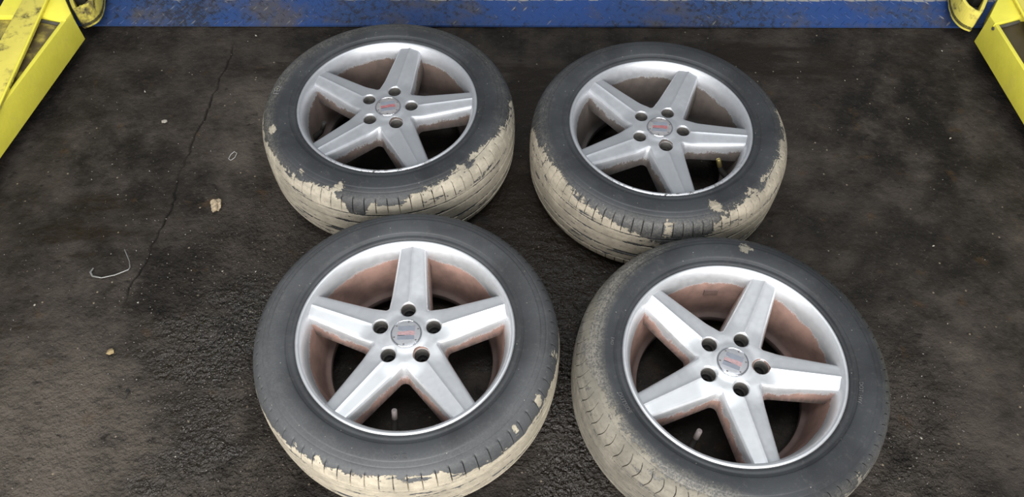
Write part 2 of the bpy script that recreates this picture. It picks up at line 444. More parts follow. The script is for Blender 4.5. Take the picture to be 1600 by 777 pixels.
def lift(s, label, cx, cy):
    """one side of the two-post lift: column, carriage, near arm and round-nosed far arm"""
    t = empty('car_lift', (cx, cy, 0), label, 'car lift')
    def loc(p): return (p[0] - cx, p[1] - cy)
    def P(pts): return [loc(p) for p in pts]
    ccw = lambda q: q if sum(a[0] * b[1] - b[0] * a[1] for a, b in zip(q, q[1:] + q[:1])) > 0 else q[::-1]
    def part(name, polys, parent, mats, bev=.002, mi=None):
        bm = bmesh.new()
        for k, (pts, z0, z1) in enumerate(polys):
            n0 = len(bm.faces); b2 = bmesh.new(); prism(b2, ccw(P(pts)), z0, z1, bev)
            if mi:
                for f in b2.faces: f.material_index = mi[k]
            tmp = bpy.data.meshes.new('tmp'); b2.to_mesh(tmp); b2.free(); bm.from_mesh(tmp); bpy.data.meshes.remove(tmp)
        return bm_obj(name, bm, parent, mats)
    def rod(name, pts, r, parent, mat):
        bm = bmesh.new(); tube(bm, [loc(p) + (p[2],) for p in pts], r, 8); return bm_obj(name, bm, parent, [mat], 45)
    k = -1 if s < 0 else 1
    # column
    m = lambda x: cx + (x if s < 0 else -x)
    part('base_plate', [([(m(-.30), cy - .36), (m(.06), cy - .30), (m(.10), cy + .14), (m(-.30), cy + .14)], 0, .022)], t, [M_blueblack], .003)
    part('post', [([(m(-.22), cy - .12), (m(-.02), cy - .12), (m(-.02), cy - .10), (m(-.20), cy - .10), (m(-.20), cy + .10), (m(-.02), cy + .10), (m(-.02), cy + .12), (m(-.22), cy + .12)], .022, 2.6)], t, [M_blue], .003)
    part('carriage', [([(m(-.196), cy - .09), (m(-.05), cy - .09), (m(-.05), cy + .09), (m(-.196), cy + .09)], .06, 1.0)], t, [M_blue], .004)
    for x, y in ((-.10, -.25), (.03, -.22), (.05, .08)):
        part('anchor_bolt', [([(m(x) + .014 * math.cos(q * PI / 3), cy + y + .014 * math.sin(q * PI / 3)) for q in range(6)], .022, .036)], t, [M_darkbar], .001)
    # near arm
    if s < 0:
        B0, B1 = (-1.437, .70), (-1.2515, 1.786); E = (-1.330, 1.913); inner = -1.46
        bar = [(-1.398, 1.93), (-1.398, 1.66), (-1.44, 1.55), (-1.47, .70), (-1.343, .70), (-1.309, 1.414), (-1.3195, 1.673), (-1.333, 1.93)]
        edge = [(-1.343, .70, .150), (-1.3098, 1.414, .150), (-1.3203, 1.673, .150), (-1.3335, 1.93, .150)]
        w0, w1 = (-1.262, 1.754), (-1.336, 1.772)
    else:
        B0, B1 = (1.454, .70), (1.3515, 1.822); E = (1.420, 1.928); inner = 1.56
        bar = [(1.438, 1.95), (1.438, .70), (1.56, .70), (1.56, 1.95)]
        edge = [(1.4385, .70, .150), (1.4385, 1.95, .150)]
        w0, w1 = (1.352, 1.787), (1.437, 1.818)
    d = Vector((B1[0] - B0[0], B1[1] - B0[1])).normalized(); n_in = Vector((-d.y, d.x)) if s < 0 else Vector((d.y, -d.x))
    off = lambda p, q: (p[0] + n_in.x * q, p[1] + n_in.y * q)
    ax = (Vector(E) - Vector(B1)).normalized(); k_in = Vector((-ax.y, ax.x)) if s < 0 else Vector((ax.y, -ax.x))
    e2 = (E[0], E[1])
    arm = part('lift_arm', [([B0, B1, off(B1, .012), off(B0, .012)], .045, .137),
                            ([off(B0, .0125), off(B1, .0125), (e2[0] + k_in.x * .012, e2[1] + k_in.y * .012), (inner, 1.9), (inner, .70)], .046, .122),
                            ([off(B1, .0126), e2, (e2[0] + k_in.x * .01, e2[1] + k_in.y * .01), (off(B1, .0126)[0] + k_in.x * .01, off(B1, .0126)[1] + k_in.y * .01)], .047, .1215)],
               t, [M_yel, M_yel_dirty if s < 0 else M_yel_black], .002, [0, 1, 0])
    part('end_plate', [([off(B1, -.0005), e2, (inner, 1.95), (inner, w1[1]), w1, w0, off((B1[0] - d.x * .03, B1[1] - d.y * .03), .0005)], .1225, .1392)], arm, [M_yel], .002)
    rod('weld_seam', [(w0[0], w0[1] - .005, .1265), ((w0[0] + w1[0]) / 2, (w0[1] + w1[1]) / 2 - .006, .127), (w1[0], w1[1] - .005, .1265)], .005, arm, M_greymetal)
    part('sliding_bar', [(bar, .1395, .150)], arm, [M_yel_chip], .003)
    rod('bar_edge', edge, .0035, arm, M_yel)
    # far arm: tray with an upright flange round its nose
    if s < 0: out = [(-1.262, 2.05), (-1.2235, 1.90), (-1.219, 1.862), (-1.226, 1.832), (-1.246, 1.812), (-1.264, 1.814), (-1.314, 1.905), (-1.40, 2.05)]
    else: out = [(1.345, 2.08), (1.312, 1.935), (1.3085, 1.888), (1.318, 1.852), (1.336, 1.834), (1.352, 1.838), (1.406, 1.93), (1.48, 2.08)]
    out = [(x + (-.008 if s < 0 else .004), y + (.018 if s < 0 else .028)) for x, y in out]
    out = out[:1] + [tuple(p) for p in catmull(out[1:7], 4)] + out[7:]
    ext = [(out[0][0] + k * .10, 2.45)] + out + [(out[-1][0] + k * .10, 2.45)]
    th = .010
    pts = ext[:22]; mid_ = Vector((sum(p[0] for p in ext[1:-1]) / len(out), 1.95)); polys = []
    ins = []
    for i, p in enumerate(pts):
        a = Vector(pts[max(i - 1, 0)]); b = Vector(pts[min(i + 1, len(pts) - 1)]); dd = (b - a).normalized(); nn = Vector((dd.y, -dd.x)) * th
        if nn.dot(mid_ - Vector(p)) < 0: nn = -nn
        ins.append((p[0] + nn.x, p[1] + nn.y))
    ring = pts + ins[::-1]
    far = part('lift_arm', [(ext, .055, .068), (ring, .050, .118)], t, [M_greymetal, M_yel_chip], .0015, [0, 1])
    if s < 0: g = [(-1.280, 1.868), (-1.262, 1.846), (-1.248, 1.846), (-1.246, 1.885), (-1.283, 1.885)]; p = [(-1.312, 1.888), (-1.256, 1.884), (-1.270, 2.06), (-1.330, 2.06)]
    else: g = [(1.336, 1.900), (1.346, 1.880), (1.366, 1.915), (1.350, 1.94)]; p = [(1.366, 1.945), (1.41, 1.945), (1.43, 2.10), (1.38, 2.10)]
    part('gusset', [(g, .0685, .088)], far, [M_yel_chip], .004)
    part('rubber_pad', [(p, .0685, .128)], far, [M_black], .006)
lift(-1, 'yellow lift arms and blue column foot at the left edge, channel brown with grease', -1.66, 1.98)
lift(1, 'yellow lift arms at the right edge, with a blackened channel between the plates', 2.02, 1.98)

# ------------------------------------------------------------------ wheel: rim
def spoke_outline(off, rho):
    """half outline of a spoke (x along it, y across): apex arc of the window, then the straight edge"""
    b0, sl = .0455 + off, .086
    t36 = math.tan(math.radians(36)); px = b0 / (t36 + sl); py = px * t36
    ang = math.radians(36) + math.atan(sl)
    D = rho / math.sin(ang)
    cx = px + D * math.cos(math.radians(36)); cy = py + D * math.sin(math.radians(36))
    # arc from the point towards the hub (angle 216 deg) to the tangent point with the edge line
    n_ang = math.atan2(-1, -sl)                                        # from centre down to the edge line
    a0 = math.radians(216); a1 = n_ang % (2 * PI)
    P = [(cx + rho * math.cos(a0 + (a1 - a0) * k / 8), cy + rho * math.sin(a0 + (a1 - a0) * k / 8)) for k in range(9)]
    xs = P[-1][0]; X1 = .2115
    for k in range(1, 29):
        x = xs + (X1 - xs) * k / 28
        P.append((x, b0 - sl * x))
    return P

def z_top(x, y):
    k = min(max((x - .058) / .145, 0), 1)
    z = .1822 + .0088 * k ** 1.2
    rp = min(max((x - .050) / .045, 0), 1); rp = rp * rp * (3 - 2 * rp)
    ay = math.sqrt(y * y + .0004 ** 2) - .0004
    q = min(max(ay / .006, 0), 1); q = q * (2 - q)
    z -= rp * (.150 * ay + .0011 * q)
    r = math.hypot(x, y)
    d = min(max((.047 - r) / .014, 0), 1); z += .0022 * d * d * (3 - 2 * d)
    return z

def build_spider():
    layers = [(-.0042, .0056, .0), (-.0038, .0058, .0002), (-.0008, .007, .0032), (0, .0072, .0046), (.0022, .0085, .014), (.005, .0105, .028), (.0085, .013, .044)]
    outs = [spoke_outline(o, r) for o, r, _ in layers]
    TT = [0, .03, .08, .15, .25, .37, .5, .65, .82, 1.0]; NC = 9
    bm = bmesh.new()
    dl = bm.verts.layers.float.new('dust'); dp = bm.verts.layers.float.new('deep')
    def V(x, y, z, ang, mir, d, e=0.0):
        if mir: y = -y
        c, s = math.cos(ang), math.sin(ang)
        v = bm.verts.new((x * c - y * s, x * s + y * c, z)); v[dl] = d; v[dp] = e; return v
    def face(q, mir):
        q = [v for i, v in enumerate(q) if v is not q[i - 1]]
        if len(q) < 3: return
        try: bm.faces.new(q[::-1] if mir else q)
        except ValueError: pass
    t36 = math.tan(math.radians(36))
    ZB = .1345
    for k in range(5):
        ang = k * 2 * PI / 5
        for mir in (False, True):
            O = outs[0]
            inner = [(x, x * t36) for x in np.linspace(0, O[0][0], 18)[:-1]]
            rows = inner + O
            top = []
            for x, yb in rows:
                top.append([V(x, yb * TT[i], z_top(x, yb * TT[i]), ang, mir, -.9) for i in range(NC + 1)])
            for a, b in zip(top, top[1:]):
                for i in range(NC): face((a[i], b[i], b[i + 1], a[i + 1]), mir)
            prev = [r[NC] for r in top[len(inner):]]
            for li in range(1, len(layers)):
                dz = layers[li][2]; cur = []
                for j, (x, y) in enumerate(outs[li]):
                    x0, y0 = outs[0][j]
                    # the edge is duller near the rim end
                    d = (dz - .013) / .016 - (.2 if x < .1 else 0)
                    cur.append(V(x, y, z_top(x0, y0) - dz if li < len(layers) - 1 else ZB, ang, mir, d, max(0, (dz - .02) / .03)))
                for j in range(len(cur) - 1): face((prev[j], prev[j + 1], cur[j + 1], cur[j]), mir)
                prev = cur
            OL = outs[-1]
            innerB = [(x, x * t36) for x in np.linspace(0, OL[0][0], 18)[:-1]]
            bot = []
            for j, (x, yb) in enumerate(innerB + OL):
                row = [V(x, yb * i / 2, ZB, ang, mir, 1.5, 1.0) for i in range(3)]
                bot.append(row)
            for a, b in zip(bot, bot[1:]):
                for i in range(2): face((a[i], a[i + 1], b[i + 1], b[i]), mir)
    bmesh.ops.remove_doubles(bm, verts=bm.verts, dist=2e-5)
    be = [e for e in bm.edges if e.is_boundary]
    bmesh.ops.holes_fill(bm, edges=be, sides=0)
    bmesh.ops.recalc_face_normals(bm, faces=bm.faces)
    me = bpy.data.meshes.new('spider'); bm.to_mesh(me); bm.free()
    me.materials.append(M_black); me.materials.append(M_lug); me.materials.append(M_bore)
    ob = bpy.data.objects.new('spider', me); C.objects.link(ob)
    # cutters: five flared bolt holes and the seat of the centre cap
    bm = bmesh.new()
    def revolve(prof, cx, cy, mi, n=40):
        rings = [[bm.verts.new((cx + r * math.cos(2 * PI * k / n), cy + r * math.sin(2 * PI * k / n), z)) for k in range(n)] for r, z in prof]
        fs = []
        for i in range(len(rings) - 1):
            for k in range(n):
                f = bm.faces.new((rings[i][k], rings[i][(k + 1) % n], rings[i + 1][(k + 1) % n], rings[i + 1][k])); fs.append(f); f.material_index = mi[i]
        a = bm.faces.new(rings[0]); b = bm.faces.new(rings[-1]); a.material_index = mi[0]; b.material_index = mi[-1]; fs += [a, b]
        bmesh.ops.recalc_face_normals(bm, faces=fs)
    for k in range(5):
        a = k * 2 * PI / 5
        revolve([(.0066, .120), (.0066, .146), (.0085, .1475), (.0118, .152), (.0122, .154), (.0138, .1565), (.0148, .1585), (.0150, .1775), (.0158, .1800), (.0175, .1820), (.024, .186), (.024, .20)], .0575 * math.cos(a), .0575 * math.sin(a), [2, 2, 2, 2, 1, 1, 1, 0, 0, 0, 0, 0], 40)
    revolve([(.0318, .1805), (.0318, .1838), (.0326, .1846), (.035, .20)], 0, 0, [0, 0, 0], 64)
    cm = bpy.data.meshes.new('cutter'); bm.to_mesh(cm); bm.free()
    for m_ in (M_black, M_lug, M_bore): cm.materials.append(m_)
    co = bpy.data.objects.new('cutter', cm); C.objects.link(co)
    md = ob.modifiers.new('b', 'BOOLEAN'); md.operation = 'DIFFERENCE'; md.solver = 'EXACT'; md.object = co
    dg = bpy.context.evaluated_depsgraph_get()
    res = bpy.data.meshes.new_from_object(ob.evaluated_get(dg), preserve_all_data_layers=True, depsgraph=dg)
    bpy.data.objects.remove(ob); bpy.data.objects.remove(co); bpy.data.meshes.remove(cm)
    res.shade_smooth(); res.set_sharp_from_angle(angle=math.radians(32))
    return res

def split_spider(me):
    """hub and five spokes as meshes of their own, keeping the normals of the whole casting"""
    nv = len(me.vertices); co = np.empty(nv * 3, np.float32); me.vertices.foreach_get('co', co); co = co.reshape(-1, 3)
    cn = np.empty(len(me.loops) * 3, np.float32); me.corner_normals.foreach_get('vector', cn); cn = cn.reshape(-1, 3)
    def ga(nm):
        a = np.zeros(nv, np.float32)
        if nm in me.attributes: me.attributes[nm].data.foreach_get('value', a)
        return a
    du, de = ga('dust'), ga('deep')
    parts = [([], [], [], []) for _ in range(6)]
    for p in me.polygons:
        vs = list(p.vertices); c = co[vs].mean(0); r = math.hypot(c[0], c[1]); an = math.atan2(c[1], c[0])
        k = int(round(an / (2 * PI / 5))) % 5
        x = r * math.cos(an - k * 2 * PI / 5)
        g = 5 if x < .0835 else k
        parts[g][0].append(vs); parts[g][1].extend(p.loop_indices); parts[g][2].append(p.material_index); parts[g][3].append(p.use_smooth)
    out = []
    for g, (F, L, mi, sm) in enumerate(parts):
        used = sorted({v for f in F for v in f}); mp = {v: i for i, v in enumerate(used)}
        m2 = bpy.data.meshes.new('hub' if g == 5 else 'spoke')
        m2.from_pydata([tuple(co[v]) for v in used], [], [tuple(mp[v] for v in f) for f in F])
        m2.shade_smooth()
        for m_ in (M_black, M_lug, M_bore): m2.materials.append(m_)
        m2.polygons.foreach_set('material_index', mi)
        attr(m2, 'dust', du[used]); attr(m2, 'deep', de[used]); attr(m2, 'scuff', np.zeros(len(used)))
        m2.normals_split_custom_set([tuple(cn[l]) for l in L])
        out.append(m2)
    return out
PARTS = split_spider(build_spider())

RIMPROF = [(.2235, .178), (.2238, .190), (.2232, .1955), (.2215, .1985), (.2190, .1996), (.2165, .1990), (.2140, .1965), (.2115, .1920), (.2090, .1865), (.2068, .1805),
           (.2050, .1740), (.2036, .1670), (.2024, .1590), (.2010, .1500), (.1995, .1400), (.1970, .1250), (.1945, .1100), (.1915, .0920), (.1885, .0760), (.1860, .0640),
           (.1835, .0590), (.1790, .0565), (.1755, .0540), (.1745, .0490), (.1745, .0400), (.1770, .0350), (.1850, .0280), (.1950, .0200), (.2020, .0120), (.2090, .0070)]
def build_barrel(scuff_arc):
    n = 200
    me = lathe('barrel', RIMPROF, n, 40)
    P = np.array(RIMPROF); th = np.arange(n) / n * 360
    d = []; e = []; s = []
    for r, z in P:
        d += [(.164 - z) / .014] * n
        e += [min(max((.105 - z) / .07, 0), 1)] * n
        a = 0 if scuff_arc is None else 1
        if scuff_arc is not None:
            c, hw = scuff_arc
            dd = np.abs((th - c + 180) % 360 - 180)
            s += list(np.clip(1.3 - dd / hw, 0, 1) * (1 if z > .193 else 0))
        else: s += [0] * n
    attr(me, 'dust', np.clip(d, -3, 3)); attr(me, 'deep', e); attr(me, 'scuff', s)
    return me

# ------------------------------------------------------------------ wheel: tyre
def tyre_profile():
    side = [(.2205, .1880), (.2232, .1968), (.2262, .1992), (.2300, .1996), (.2335, .1990), (.2370, .2003), (.2400, .2014), (.2408, .2024), (.2450, .2033), (.2570, .2048), (.2690, .2050), (.2740, .2045), (.2746, .2038), (.2790, .2030), (.2850, .2012)]
    P = [tuple(p) for p in catmull(side, 2)]
    g = [0] * len(P)
    # moulded line on the outer wall
    for q, gg in (((.2858, .2001), 1), ((.2868, .2002), 0)): P.append(q); g.append(gg * .4)
    sh = [(.2905, .1985), (.2960, .1952), (.3010, .1905), (.3052, .1845), (.3088, .1775), (.3115, .1700), (.3132, .1640)]
    s2 = [tuple(p) for p in catmull(sh, 2)]; P += s2; g += [0] * len(s2)
    zs = [(.1610, .3136, 0)]
    rr = lambda z: .3172 - .0030 * ((z - .1025) / .058) ** 2
    for c, wd, dp in ((.1525, .0065, .0045), (.1225, .0080, .0055)):
        zs += [(c + wd / 2, rr(c), 0), (c + wd / 2 - .0012, rr(c) - dp, 1), (c - wd / 2 + .0012, rr(c) - dp, 1), (c - wd / 2, rr(c), 0)]
        zs += [(c - wd / 2 - .006, rr(c - .01), 0), (c - wd / 2 - .012, rr(c - .015), 0)]
    for z, r, gg in zs: P.append((r, z)); g.append(gg)
    P.append((rr(.1025), .1025)); g.append(0)
    n = len(P)
    P += [(r, .205 - z) for r, z in P[-2::-1]]; g += g[n - 2::-1]
    return np.array(P), np.array(g, float)
TP, TG = tyre_profile()
TS = np.concatenate([[0], np.cumsum(np.hypot(*np.diff(TP, axis=0).T))])
tn = np.gradient(TP, axis=0); TN = np.stack([-tn[:, 1], tn[:, 0]], -1); TN /= np.linalg.norm(TN, axis=1)[:, None]   # outward side
if TN[len(TN) // 2, 0] < 0: TN = -TN

def s_of_r(r):
    k = np.searchsorted(TP[:30, 0], r); return TS[min(k, 29)]

def build_tyre(keys, spots, dust_sheen_keys, pitches=72, sweep=0.0, slit=(.2965, .160), wid=.10):
    cols = np.array([0, wid / 2, wid, .28, .46, .64, .82])
    th = np.concatenate([(k + cols) / pitches for k in range(pitches)]) * 2 * PI
    isc = np.tile(np.array([0, 1, 0, 0, 0, 0, 0], float), pitches)
    isr = np.tile(np.array([0, 0, 0, 0, 1, 0, 0], float), pitches)
    nP, nT = len(TP), len(th)
    half = (nP - 1) / 2
    sp = np.zeros(nP); rb = np.zeros(nP); sw = np.zeros(nP)
    for i, (r, z) in enumerate(TP):
        zz = z if z > .1025 else .205 - z
        if r > slit[0] and zz > slit[1]: sp[i] = min(1, (r - slit[0]) / .004) * min(1, (zz - slit[1]) / .002 + .35)
        elif .1275 < zz < .150: rb[i] = .35
        sw[i] = max(0, min(1, (r - .29) / .02)) * (zz - .160) if zz > .160 else 0
    dep = .0042 * (sp[:, None] * isc[None, :]) + .003 * (rb[:, None] * isr[None, :])
    R = TP[:, 0][:, None] - dep * TN[:, 0][:, None]; Z = TP[:, 1][:, None] - dep * TN[:, 1][:, None]
    A = th[None, :] + sweep * sw[:, None] * np.where(TP[:, 1] > .1025, 1, -1)[:, None]
    V = np.stack([R * np.cos(A), R * np.sin(A), Z], -1).reshape(-1, 3)
    me = from_arrays('tyre', V, grid_faces(nP, nT, True), True, 45)
    deg = np.degrees(th) % 360
    k = np.array(sorted(keys)); ka = np.concatenate([k[-1:, 0] - 360, k[:, 0], k[:1, 0] + 360]); kv = np.concatenate([k[-1:, 1], k[:, 1], k[:1, 1]])
    sb = np.interp(deg, ka, kv)
    mud = np.clip((TS[:, None] - sb[None, :]) / .010, -4, 1.7)
    far = TS[-1] - TS                                # the underside is as muddy as the tread
    rS = TP[:, 0][:, None]
    for (sa, sr, rad, amt) in spots:
        if sa is None: continue
        dx = rS * np.cos(th)[None, :] - sr * math.cos(math.radians(sa)); dy = rS * np.sin(th)[None, :] - sr * math.sin(math.radians(sa))
        d = np.sqrt(dx * dx + dy * dy); up_ = (TP[:, 1] > .1025)[:, None]
        mud = np.where(up_, np.maximum(mud, amt * (1.6 - 1.7 * d / rad).clip(-4, 2)), mud)
    dk = np.array(sorted(dust_sheen_keys)); da = np.concatenate([dk[-1:, 0] - 360, dk[:, 0], dk[:1, 0] + 360])
    dlo = np.interp(deg, da, np.concatenate([dk[-1:, 1], dk[:, 1], dk[:1, 1]])); damt = np.interp(deg, da, np.concatenate([dk[-1:, 2], dk[:, 2], dk[:1, 2]]))
    dust = np.clip((TS[:, None] - dlo[None, :]) / .025, 0, 1) * damt[None, :]  # real dust, and the painted sky sheen of the near left tyre
    attr(me, 'mud', mud.ravel()); attr(me, 'dust_sheen', dust.ravel())
    attr(me, 'groove', np.broadcast_to(TG[:, None] + (sp[:, None] * isc[None, :] > .3) * .8, (nP, nT)).ravel())
    return me

def z_side(r):
    return float(np.interp(r, TP[:26, 0], TP[:26, 1]))

def lettering(txt, r, a_mid, size, flip=False, spacing=1.0):
    """raised lettering bent round the sidewall; returns a mesh in wheel space"""
    cu = bpy.data.curves.new('text', 'FONT'); cu.body = txt; cu.size = size; cu.extrude = .0007; cu.align_x = 'CENTER'; cu.space_character = spacing
    cu.resolution_u = 3
    ob = bpy.data.objects.new('text', cu); C.objects.link(ob)
    dg = bpy.context.evaluated_depsgraph_get()
    me = bpy.data.meshes.new_from_object(ob.evaluated_get(dg))
    bpy.data.objects.remove(ob)
    a0 = math.radians(a_mid)
    for v in me.vertices:
        x, y, z = v.co
        if flip: rr = r - (y - size * .36); a = a0 + x / r
        else: rr = r + (y - size * .36); a = a0 - x / r
        v.co = (rr * math.cos(a), rr * math.sin(a), z_side(rr) + z + .0002)
    me.name = 'sidewall_lettering'
    return me

# ------------------------------------------------------------------ centre cap emblem
def emblem_meshes():
    """S-shaped badge: two grey blocks joined by slanting stripes"""
    def slab(polys, name):
        bm = bmesh.new()
        for p in polys: prism(bm, [(x * .00132, y * .00128) for x, y in p], 0, .0007, 0)
        me = bpy.data.meshes.new(name); bm.to_mesh(me); bm.free(); return me
    up_ = [(-12.5, 5.2), (-5, 3.6), (13.5, 3.6), (13.5, 12), (-12.5, 12)]
    lo_ = [(-13.5, -12), (12.5, -12), (12.5, -5.2), (5, -3.8), (-13.5, -3.8)]
    grey = slab([up_, lo_], 'emblem')
    st = []
    for k in range(4):
        y = 3.2 - k * 2.0; w_ = .85
        pts = [(-13.3, y - 1.1), (-3, y - .9), (3, y + .5), (13.3, y - .4)]
        st.append([(x, q) for x, q in pts][::1] + [(x, q - w_) for x, q in pts[::-1]])
    red = slab([s_[::-1] for s_ in st], 'emblem_stripes')
    return grey, red
EMB_GREY, EMB_RED = emblem_meshes()
CAP = lathe('center_cap', [(.0, .1868), (.012, .18675), (.022, .1865), (.0272, .1861), (.0290, .1857), (.0296, .1838)], 64, 40)
RING = lathe('cap_ring', [(.0292, .1838), (.0294, .1866), (.0300, .1872), (.0308, .1872), (.0315, .1866), (.0317, .1836)], 72, 60)

# ------------------------------------------------------------------ assemble the wheels
def valve(parent, ang, mat_stem, mat_cap, length=.034):
    a = math.radians(ang); c, s = math.cos(a), math.sin(a)
    bm = bmesh.new()
    p0 = Vector((.1965 * c, .1965 * s, .122)); p1 = Vector((.174 * c, .174 * s, .140))
    d = (Vector((.165 * c, .165 * s, .160)) - p1).normalized()
    tube(bm, [p0, p0.lerp(p1, .5), p1, p1 + d * .010], [.0082, .0074, .0060, .0050], 12)
    o = bm_obj('valve_stem', bm, parent, [mat_stem], 45)
    bm = bmesh.new(); q = p1 + d * .0095
    tube(bm, [q, q + d * .001, q + d * (length * .62), q + d * (length * .68), q + d * (length * .69)], [.0050, .0058, .0058, .0050, .0022], 12)
    bm_obj('valve_cap', bm, o, [mat_cap], 45)

def wheel(x, y, rot, label, dust_col, tint, tire_mat_args, keys, spots, dust_sheen_keys, scuff, cap_rot, cap_mat, red_mat, letters, vlv, dshift=0.0, grime=0.0, **tk):
    t = empty('wheel', (x, y, 0), label, 'wheel', 'alloy wheels lying flat on the floor')
    tm = mat_tire(*tire_mat_args); sm = mat_silver(tire_mat_args[0] + '_alloy', dust_col, tint, dshift, grime)
    ty = mesh_obj('tire', build_tyre(keys, spots, dust_sheen_keys, **tk), t, [tm])
    for (txt, r, a, size, flip, m_) in letters:
        mesh_obj('sidewall_lettering', lettering(txt, r, a, size, flip), ty, [m_])
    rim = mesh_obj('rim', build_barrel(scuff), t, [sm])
    for k in range(5):
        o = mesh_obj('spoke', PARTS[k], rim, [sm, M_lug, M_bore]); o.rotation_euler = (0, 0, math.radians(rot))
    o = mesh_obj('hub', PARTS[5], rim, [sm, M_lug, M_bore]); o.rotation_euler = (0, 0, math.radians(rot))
    cp = mesh_obj('center_cap', CAP, t, [cap_mat]); cp.rotation_euler = (0, 0, math.radians(cap_rot))
    mesh_obj('cap_ring', RING, cp, [M_ring])
    e = mesh_obj('emblem', EMB_GREY, cp, [M_emb]); e.location = (0, 0, .1864); e['label'] = 'grey S-shaped badge'
    e = mesh_obj('emblem_stripes', EMB_RED, cp, [red_mat]); e.location = (0, 0, .1864)
    for k in range(6):
        bm = bmesh.new(); a = math.radians(60 * k + 20)
        prism(bm, [(.0258 * math.cos(a) + .0021 * math.cos(q * PI / 4), .0258 * math.sin(a) + .0014 * math.sin(q * PI / 4)) for q in range(8)], .1858, .18668, 0)
        bm_obj('cap_notch', bm, cp, [M_notch])
    if vlv: valve(t, *vlv)
    return t

SIL = (.63, .635, .65)
NONE = [(0, .045, 0), (180, .045, 0)]
# far left
wheel(-.3135, 1.3947, 7.5, 'silver five-spoke wheel nearest the blue plate, thick pale mud on its front tread',
      (.115, .075, .058), (.47, .478, .50), ('tyre_far_left', (.40, .355, .28), .9, .30),
      [(0, .098), (15, .115), (28, .20), (45, .40), (140, .40), (160, .125), (180, .102), (200, .100), (220, .096), (235, .085), (250, .082), (256, .098), (259, .135), (265, .135), (268, .098), (280, .096), (295, .080), (310, .068), (325, .064), (338, .080), (350, .090)],
      [(-107, .281, .013, 1), (-128, .288, .009, .8), (172, .286, .006, .6), (200, .285, .012, .9), (35, .292, .006, .6)],
      [(0, .05, .15), (100, .045, .35), (130, .040, .6), (165, .045, .6), (200, .06, .5), (230, .07, .25), (300, .06, .15)],
      (268, 45), 12, M_cap_dull, M_red, [('FE2', .2795, 173, .021, False, M_chalk)], (-165, M_vblack, M_vblack), .05, .2)
# far right
wheel(.3589, 1.3364, 64.2 - 72, 'silver five-spoke wheel far right, brass valve and mud on both shoulders of its tyre',
      (.105, .080, .066), (.48, .488, .51), ('tyre_far_right', (.36, .315, .245), 1.25, .25),
      [(0, .080), (12, .092), (22, .13), (30, .40), (160, .40), (178, .11), (195, .088), (215, .084), (228, .092), (240, .105), (255, .125), (268, .16), (280, .16), (286, .12), (292, .085), (303, .074), (320, .070), (340, .078)],
      [(-69, .2735, .013, 1), (-35, .283, .008, .7), (-50, .281, .008, .7), (-92, .303, .010, .6)],
      [(0, .06, .25), (60, .06, .05), (150, .05, .2), (200, .06, .35), (240, .07, .35), (270, .07, .4), (310, .06, .5)],
      (275, 55), -4, M_cap_dull, M_red, [], (-33, M_vblack, M_brass), .05, .2, wid=.12, pitches=84)
# near left
wheel(-.2141, .7594, 18.9, 'silver five-spoke wheel near left, smooth grey sidewall and cream mud along its front tread',
      (.35, .205, .160), SIL, ('tyre_near_left', (.50, .44, .34), .7, .35, (.028, .029, .031), .62, (.105, .106, .108)),  # lighter grey rubber and layer: sky reflection put into the colour
      [(0, .118), (20, .135), (32, .40), (150, .40), (172, .150), (190, .132), (210, .122), (225, .112), (236, .104), (248, .098), (258, .092), (270, .088), (280, .087), (288, .095), (296, .112), (305, .122), (320, .122), (340, .118)],
      [(-42, .302, .007, .7), (-128, .301, .007, .8), (-118, .303, .008, .8), (-28, .305, .010, .8), (-8, .306, .010, .7)],
      [(0, .035, .32), (60, .04, .22), (90, .045, .15), (140, .03, .35), (180, .03, .6), (230, .03, .65), (270, .035, .55), (330, .035, .45)],
      None, 3, M_cap, M_red2, [('LOI Z', .266, -88, .013, True, M_letter)], (-94, M_vblack, M_valve))
# near right
wheel(.4457, .7045, 63.1, 'silver five-spoke wheel near right, tyre tan with dust down its left shoulder with curved notches',
      (.31, .18, .14), SIL, ('tyre_near_right', (.245, .222, .18), 1.3, .30, (.020, .021, .023), .30),
      [(0, .135), (40, .40), (120, .40), (140, .105), (155, .086), (175, .074), (200, .064), (220, .062), (240, .070), (252, .082), (265, .100), (280, .118), (300, .122), (320, .118), (340, .128)],
      [(77.2, .2655, .013, 1), (-50, .308, .008, .6)],
      [(0, .075, .45), (40, .08, .2), (100, .07, .1), (125, .052, .9), (150, .047, 1.3), (200, .043, 1.5), (235, .046, 1.3), (258, .045, .9), (285, .08, .3), (330, .075, .35)],
      None, -24, M_cap, M_red2, [('OUTSIDE', .2470, -156.5, .0115, True, M_letter), ('DOT  HW', .2440, -17, .0105, False, M_letter), ('EAD', .2440, 172, .009, True, M_letter)], (-120, M_vblack, M_valve),
      sweep=1.4, slit=(.2925, .1605), wid=.09, pitches=78)
wts = [o for o in bpy.data.objects if o.name.startswith('wheel')]
# stick-on balance weight inside the near right rim
def weight(parent, ang, z0):
    bm = bmesh.new(); n = 8; rows = []
    for i in range(n + 1):
        a = math.radians(ang + 9 * (i / n - .5)); c, s = math.cos(a), math.sin(a)
        ra, rb_ = np.interp(z0 + .009, [.04, .15, .165], [.18, .201, .2034]), np.interp(z0 - .009, [.06, .15, .165], [.186, .201, .2034])
        rows.append([bm.verts.new((r * c, r * s, z)) for r, z in ((ra + .001, z0 + .009), (ra - .0028, z0 + .008), (rb_ - .0028, z0 - .008), (rb_ + .001, z0 - .009))])
    fs = []
    for a, b in zip(rows, rows[1:]):
        for k in range(4): fs.append(bm.faces.new((a[k], a[(k + 1) % 4], b[(k + 1) % 4], b[k])))
    fs += [bm.faces.new(rows[0]), bm.faces.new(rows[-1])]
    bmesh.ops.recalc_face_normals(bm, faces=fs); bm_obj('balance_weight', bm, parent, [M_weight])
weight(wts[-1], 92, .128)

